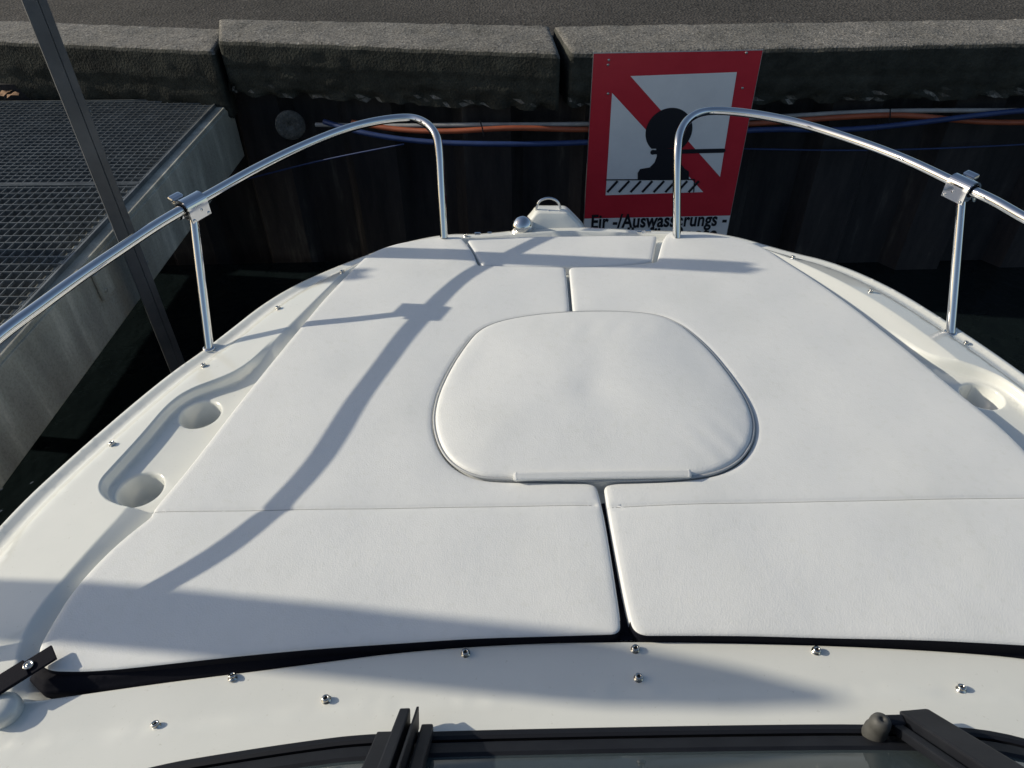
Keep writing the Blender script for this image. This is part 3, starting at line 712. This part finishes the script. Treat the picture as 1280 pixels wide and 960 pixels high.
# small patch of dirt in the corner behind the left stone is part of the asphalt texture
# sheet-pile wall
m = MB(); X = -7.; pts = []; k = 0
while X < 7:
    yy = 3.52+(.07 if k % 2 else 0); base_y = 3.52+max(0, min(.1-X, 1.9))*.215
    off = .09 if k % 2 else 0
    pts += [(X, base_y+off), (X+.24, base_y+off-(.215*.24 if -1.8 < X < .1 else 0))]; X += .30; k += 1
nn = len(pts); m.add([(x, y, .03) for x, y in pts]+[(x, y, -1.6) for x, y in pts], [[i, i+1, nn+i+1, nn+i] for i in range(nn-1)])
m.add([(x, y, .03) for x, y in pts]+[(x, y+.3, .03) for x, y in pts], [[i, i+1, nn+i+1, nn+i] for i in range(nn-1)])
o = m.build('sheet_pile_wall', PILE); tag(o, 'dark stained corrugated sheet-pile wall under the quay stones', 'wall')
# water
m = MB(); m.add([(-300, -300, -.95), (300, -300, -.95), (300, 3.75, -.95), (-300, 3.75, -.95)], [[0, 1, 2, 3]]); o = m.build('water', WATER); tag(o, kind='structure')

# ------------------------------------------------------------------ pipes, cable and hoses on the wall
def cable(name, pts, r, m_, label, cat, y=3.44):
    q = smooth3([tuple(aty(u, v, yy)) for u, v, yy in pts], 8); m = MB(); m.tube(q, r, 10); o = m.build(name, m_); tag(o, label, cat); return o
cable('conduit_pipe', [(395, 156, 3.68), (480, 157, 3.58), (600, 156, 3.49), (735, 155, 3.44), (950, 147, 3.44), (1100, 139, 3.44), (1290, 138, 3.44), (1500, 136, 3.44)], .011, PIPEG, 'grey plastic conduit pipe running along the wall just above the orange cable', 'pipe')
cable('orange_cable', [(440, 153, 3.62), (500, 162, 3.54), (560, 164, 3.47), (640, 160, 3.42), (735, 162, 3.42), (950, 154, 3.42), (1060, 146, 3.42), (1130, 144, 3.42), (1220, 152, 3.42), (1290, 153, 3.42), (1500, 150, 3.42)], .013, ORANGE, 'thick orange cable slung along the dark quay wall', 'cable')
cable('blue_hose', [(405, 152, 3.64), (450, 165, 3.56), (520, 176, 3.49), (620, 180, 3.41), (735, 178, 3.40), (950, 162, 3.40), (1060, 162, 3.40), (1160, 152, 3.40), (1240, 142, 3.40), (1300, 137, 3.40), (1500, 132, 3.40)], .013, BLUE, 'thick blue hose sagging below the orange cable', 'hose')
cable('blue_line', [(300, 226, 3.66), (400, 201, 3.60), (505, 180, 3.50)], .004, BLUE, 'thin blue line slanting up from the lower left to the hose', 'rope')
cable('blue_line', [(930, 186, 3.46), (1060, 188, 3.46), (1160, 186, 3.46), (1290, 180, 3.46), (1450, 170, 3.46)], .004, BLUE, 'thin blue line hanging near level right of the red sign', 'rope')
for (u, v) in ((603, 158), (1110, 143)):
    p = Vector(aty(u, v, 3.425)); m = MB(); m.tube([p+Vector((-.01, -.022, .035)), p+Vector((0, -.024, -.0)), p+Vector((.006, -.02, -.04))], .003, 6)
    m.build('cable_tie', RUB, bpy.data.objects['conduit_pipe'])
m = MB(); c = aty(363, 157, 3.69); m.lathe(c, (.2, -1, 0), [(.074, -.012), (.074, .0), (.070, .004), (.012, .004), (.010, .001), (.0001, .001)], 40)
o = m.build('wall_cap', DISC); tag(o, 'round grey disc cap on the dark wall left of the pipes', 'cap')

# ------------------------------------------------------------------ sign
sx0, sx1, SY = .203, .957, 3.385
sz1, sz0, szr = .277, -.86, -.520       # top, bottom, bottom of the red field
sign = tag(empty('mooring_sign', ((sx0+sx1)/2, SY, sz0)), 'red and white no-mooring sign with a black bollard, hung on the quay wall', 'sign')
SYF = SY-.003
def flat(poly, y, name_or_m, mi=0): name_or_m.add([(p[0], y, p[1]) for p in poly], [list(range(len(poly)))], mi)
m = MB(); m.box(((sx0+sx1)/2, SY, (sz1+sz0)/2), (sx1-sx0, .004, sz1-sz0), None, 0, .001); m.build('panel', BACK, sign)
m = MB(); e = .003; flat([(sx0+e, szr), (sx1-e, szr), (sx1-e, sz1-e), (sx0+e, sz1-e)], SYF, m); m.build('red_field', RED, sign)
m = MB(); flat([(sx0+e, sz0+e), (sx1-e, sz0+e), (sx1-e, szr-.001), (sx0+e, szr-.001)], SYF, m)
def spx(u, v): p = aty(u, v, SYF); return (p[0], p[2])
tri1 = [spx(788, 95), spx(921, 90), spx(900, 221)]; tri2 = [spx(765, 116), spx(879, 240), spx(757, 244)]
flat(tri1, SYF-.0012, m); flat(tri2, SYF-.0012, m); m.build('white_field', WHITE, sign)
m = MB()
def arcp(c, r, a0, a1, n=20): return [(c[0]+r*math.cos(t), c[1]+r*math.sin(t)) for t in np.linspace(a0, a1, n)]
hc_ = spx(836, 164); hr = spx(865, 164)[0]-hc_[0]
bol = arcp(hc_, hr, -.85, math.pi+.85, 36)
sL = [spx(u, v) for u, v in ((820, 185), (821, 195), (818, 203), (812, 209), (800, 211), (797, 216), (797, 224))]
sR = [spx(u, v) for u, v in ((861, 224), (861, 214), (856, 211), (850, 203), (848, 195), (852, 186))]
flat(bol[::-1]+[], SYF-.0024, m)
flat(sL+sR, SYF-.0027, m)
def line(a, b, wdt, y):
    a, b = Vector(spx(*a)), Vector(spx(*b)); d = (b-a).normalized(); n_ = Vector((-d.y, d.x))*wdt/2; flat([a-n_, b-n_, b+n_, a+n_], y, m)
line((816, 190), (904, 188), .021, SYF-.0030)
flat(arcp(spx(816, 190), .0125, 0, 6.1, 14), SYF-.0033, m); flat(arcp(spx(904, 188), .0105, 0, 6.1, 12), SYF-.0033, m)
line((757, 224.5), (868, 224), .006, SYF-.0033)
for i in range(8):
    x0 = 760+i*14.5; line((x0+12, 226), (x0-1, 240), .012, SYF-.0030)
line((868, 224), (867, 240), .005, SYF-.0036)
m.build('bollard_symbol', INK, sign)
def text(body, u0, u1, v_base, y, name, m_, parent, zoff=None):
    cu = bpy.data.curves.new('t', 'FONT'); cu.body = body; cu.size = .1; cu.offset = .0027; cu.extrude = .0002; cu.space_character = 1.04
    to = bpy.data.objects.new('t', cu); col.objects.link(to); bpy.context.view_layer.update()
    me = bpy.data.meshes.new_from_object(to.evaluated_get(bpy.context.evaluated_depsgraph_get())); bpy.data.objects.remove(to)
    xs = [v.co.x for v in me.vertices]; w0, w1 = min(xs), max(xs); a = spx(u0, v_base); b = spx(u1, v_base); sx = (b[0]-a[0])/(w1-w0)
    for v in me.vertices: v.co = Vector((a[0]+(v.co.x-w0)*sx, y-v.co.z, (zoff if zoff else a[1])+v.co.y*sx*1.38))
    me.materials.append(m_); return link(name, me, parent)
zt1 = spx(760, 284.5)[1]
text('Eir -/Auswasserungs -', 739, 907, 283, SYF-.0016, 'lettering', INK, sign, zt1)
text('stelle f\u00fcr Boote', 757, 898, 283, SYF-.0016, 'lettering', INK, sign, zt1-.088)
bmesh_ = None
for (u, v) in ((761, 75), (760, 81), (933, 66), (760, 117), (928, 110)):
    p = spx(u, v); m = MB(); m.lathe((p[0], SYF-.001, p[1]), (0, -1, 0), [(.006, 0), (.0055, .002), (.0001, .0028)], 10)
    if bmesh_ is None: bo = m.build('bolt', BACK, sign); bmesh_ = bo.data; b0 = Vector((p[0], 0, p[1]))
    else:
        b2 = bpy.data.objects.new('bolt', bmesh_); col.objects.link(b2); b2.parent = sign; b2.location = Vector((p[0], 0, p[1]))-b0
for x in (sx0+.1, sx1-.1):
    m = MB(); m.box((x, SY+.035, -.1), (.03, .06, .3), None, 0, .002); m.build('bracket', BACK, sign)

# ------------------------------------------------------------------ grating walkway on the left
ZG = -.02; dock = tag(empty('grating_walkway', (-1.5, 2.5, -.95)), 'steel grating walkway on a grey concrete beam between pole and quay', 'walkway')
yq = 3.79; xe = -1.618
m = MB(); m.box((xe-.06, (yq-2.5)/2, -.185), (.12, yq+2.5, .27), None, 0, .006); m.build('edge_beam', SIDE, dock)
m = MB(); m.box((xe-.052, (yq-2.5)/2, -.046), (.092, yq+2.5, .024), None, 0, .003); m.build('edge_ledge', SIDE, dock)
m = MB(); m.box((xe-.0515, (yq-2.5)/2, -.0315), (.005, yq+2.5, .031), None, 0, .001); m.build('edge_angle', GALV, dock)
def grate(x0, x1, y0, y1, py, px_, name='grating_panel'):
    m = MB(); h = .028; t = .0032; z = ZG-h/2
    y = y0+py/2
    while y < y1: m.box(((x0+x1)/2, y, z), (x1-x0, t, h)); y += py
    x = x0+px_/2
    while x < x1: m.box((x, (y0+y1)/2, ZG-.006), (t*.75, y1-y0, .008)); x += px_
    for yy in (y0, y1): m.box(((x0+x1)/2, yy, z+.001), (x1-x0, .005, h+.004))
    for xx in (x0, x1): m.box((xx, (y0+y1)/2, z+.001), (.005, y1-y0+.006, h+.004))
    return m.build(name, GALV, dock)
ys = at(100, 232, ZG)[1]
grate(-3.2, xe-.056, ys+.006, yq-.01, .0345, .034)
grate(-3.2, xe-.056, ys-1.1, ys-.006, .050, .034)
grate(-3.2, xe-.056, ys-2.21, ys-1.112, .050, .034)
for yy in (ys, ys-1.1, ys+.5, ys-.55):
    m = MB(); m.box((-2.45, yy, -.11), (1.5, .05, .11)); m.build('cross_beam', PILE, dock)
m = MB(); m.box((-2.5, .6, -.34), (1.5, 6., .04)); m.build('float', PILE, dock)  # dark sheet added below the grating, its colour standing in for the gloom
m = MB(); m.box((-3.30, (yq-2.5)/2, -.16), (.14, yq+2.5, .28), None, 0, .004); m.build('edge_beam', SIDE, dock)
m = MB()
p = at(140, 350, -.12); m.box((xe+.010, p[1], -.13), (.012, .085, .10), None, 0, .002); m.lathe((xe+.016, p[1]-.02, -.15), (1, 0, 0), [(.008, 0), (.008, .005), (.0001, .006)], 8); m.build('mounting_plate', SIDE, dock)
dock.rotation_euler = (0, 0, -R(1.6))
# dry leaves on the grating
for (u, v) in ((6, 119), (16, 121), (12, 115)):
    p = at(u, v, ZG+.01); m = MB(); pts = []
    for k in range(9):
        a = 2*math.pi*k/9; r_ = random.uniform(.022, .04); pts.append((p[0]+r_*math.cos(a), p[1]+r_*.7*math.sin(a), p[2]+random.uniform(.0, .022)))
    m.add([tuple(p+np.array([0, 0, .012]))]+pts, [[0, 1+k, 1+(k+1) % 9] for k in range(9)], 0, True)
    o = m.build('dry_leaf', LEAF); tag(o, 'curled brown dry leaf on the grating by the quay wall', 'leaf', 'dry leaves by the quay wall')

# ------------------------------------------------------------------ steel pole and further posts that throw the shadows
tip = np.array(at(938, 328, -.02)); sd = np.array(sdir); h = sd[:2]/np.linalg.norm(sd[:2])
mc = ray(151, 290)[:2]; mc = mc/np.linalg.norm(mc)
# plan position: on the bearing of the pole and on the line of its shadow
Amat = np.array([[mc[0], -h[0]], [mc[1], -h[1]]]); s_, t_ = np.linalg.solve(Amat, tip[:2]-np.array([CX, 0]))
pp = np.array([CX, 0])+mc*s_; ptop = tip[2]+t_*math.tan(SUN_EL)
pp = np.array([CX, 0])+mc*2.68; ptop = tip[2]+np.linalg.norm(tip[:2]-pp)*math.tan(SUN_EL)
def pole(x, y, ztop, label, wdt=.062, zbot=-1.4, rot=R(32)):
    root = tag(empty('steel_pole', (x, y, zbot)), label, 'pole', 'steel poles of the dock'); rm = Matrix.Rotation(rot, 3, 'Z'); H_ = ztop-zbot
    m = MB(); m.box((x, y, (ztop+zbot)/2), (wdt*.62, wdt, H_), rm, 0, .003); m.build('post', POLE, root)
    m = MB(); o1 = rm@Vector((wdt*.31+.012, -wdt*.5+.006, 0)); m.box((x+o1.x, y+o1.y, (ztop+zbot)/2), (.022, .010, H_), rm, 0, .002)
    o2 = rm@Vector((wdt*.31+.012, wdt*.5-.010, 0)); m.box((x+o2.x, y+o2.y, (ztop+zbot)/2), (.022, .018, H_), rm, 0, .002); m.build('guide_channel', POLE, root)
    for zz in (-.12, .42):
        m = MB()
        c = rm@Vector((wdt*.31+.0245, -wdt*.5+.006, 0)); m.lathe((x+c.x, y+c.y, zz), rm@Vector((1, 0, 0)), [(.006, 0), (.006, .003), (.0001, .0035)], 8)
        m.build('bolt', GALV, root)
pole(pp[0], pp[1], ptop, 'upright dark grey steel pole with a guide channel in front of the grating walkway')
t2 = np.array(at(452, 345, -.02)); L2 = 2.6; q2 = t2[:2]+h*L2
pole(q2[0], q2[1], t2[2]+L2*math.tan(SUN_EL), 'dark steel pole further out beyond the walkway', .07, rot=R(10))
t3 = np.array(at(975, 868, -.03)); L3 = 3.6; q3 = t3[:2]+h*L3
root = tag(empty('mooring_post', (q3[0], q3[1], -1.4)), 'round timber mooring post standing in the water left of the boat', 'post')
m = MB(); z3 = t3[2]+L3*math.tan(SUN_EL)+.05; m.tube([(q3[0], q3[1], -1.4), (q3[0], q3[1], 1.), (q3[0], q3[1], z3-.20), (q3[0], q3[1], z3-.08), (q3[0], q3[1], z3)], [.070, .068, .064, .040, .012], 20)
m.build('shaft', mat('tarred_timber', (.05, .04, .03), .8, build=b_paint((.03, .025, .02), (.08, .065, .05), 12)), root)
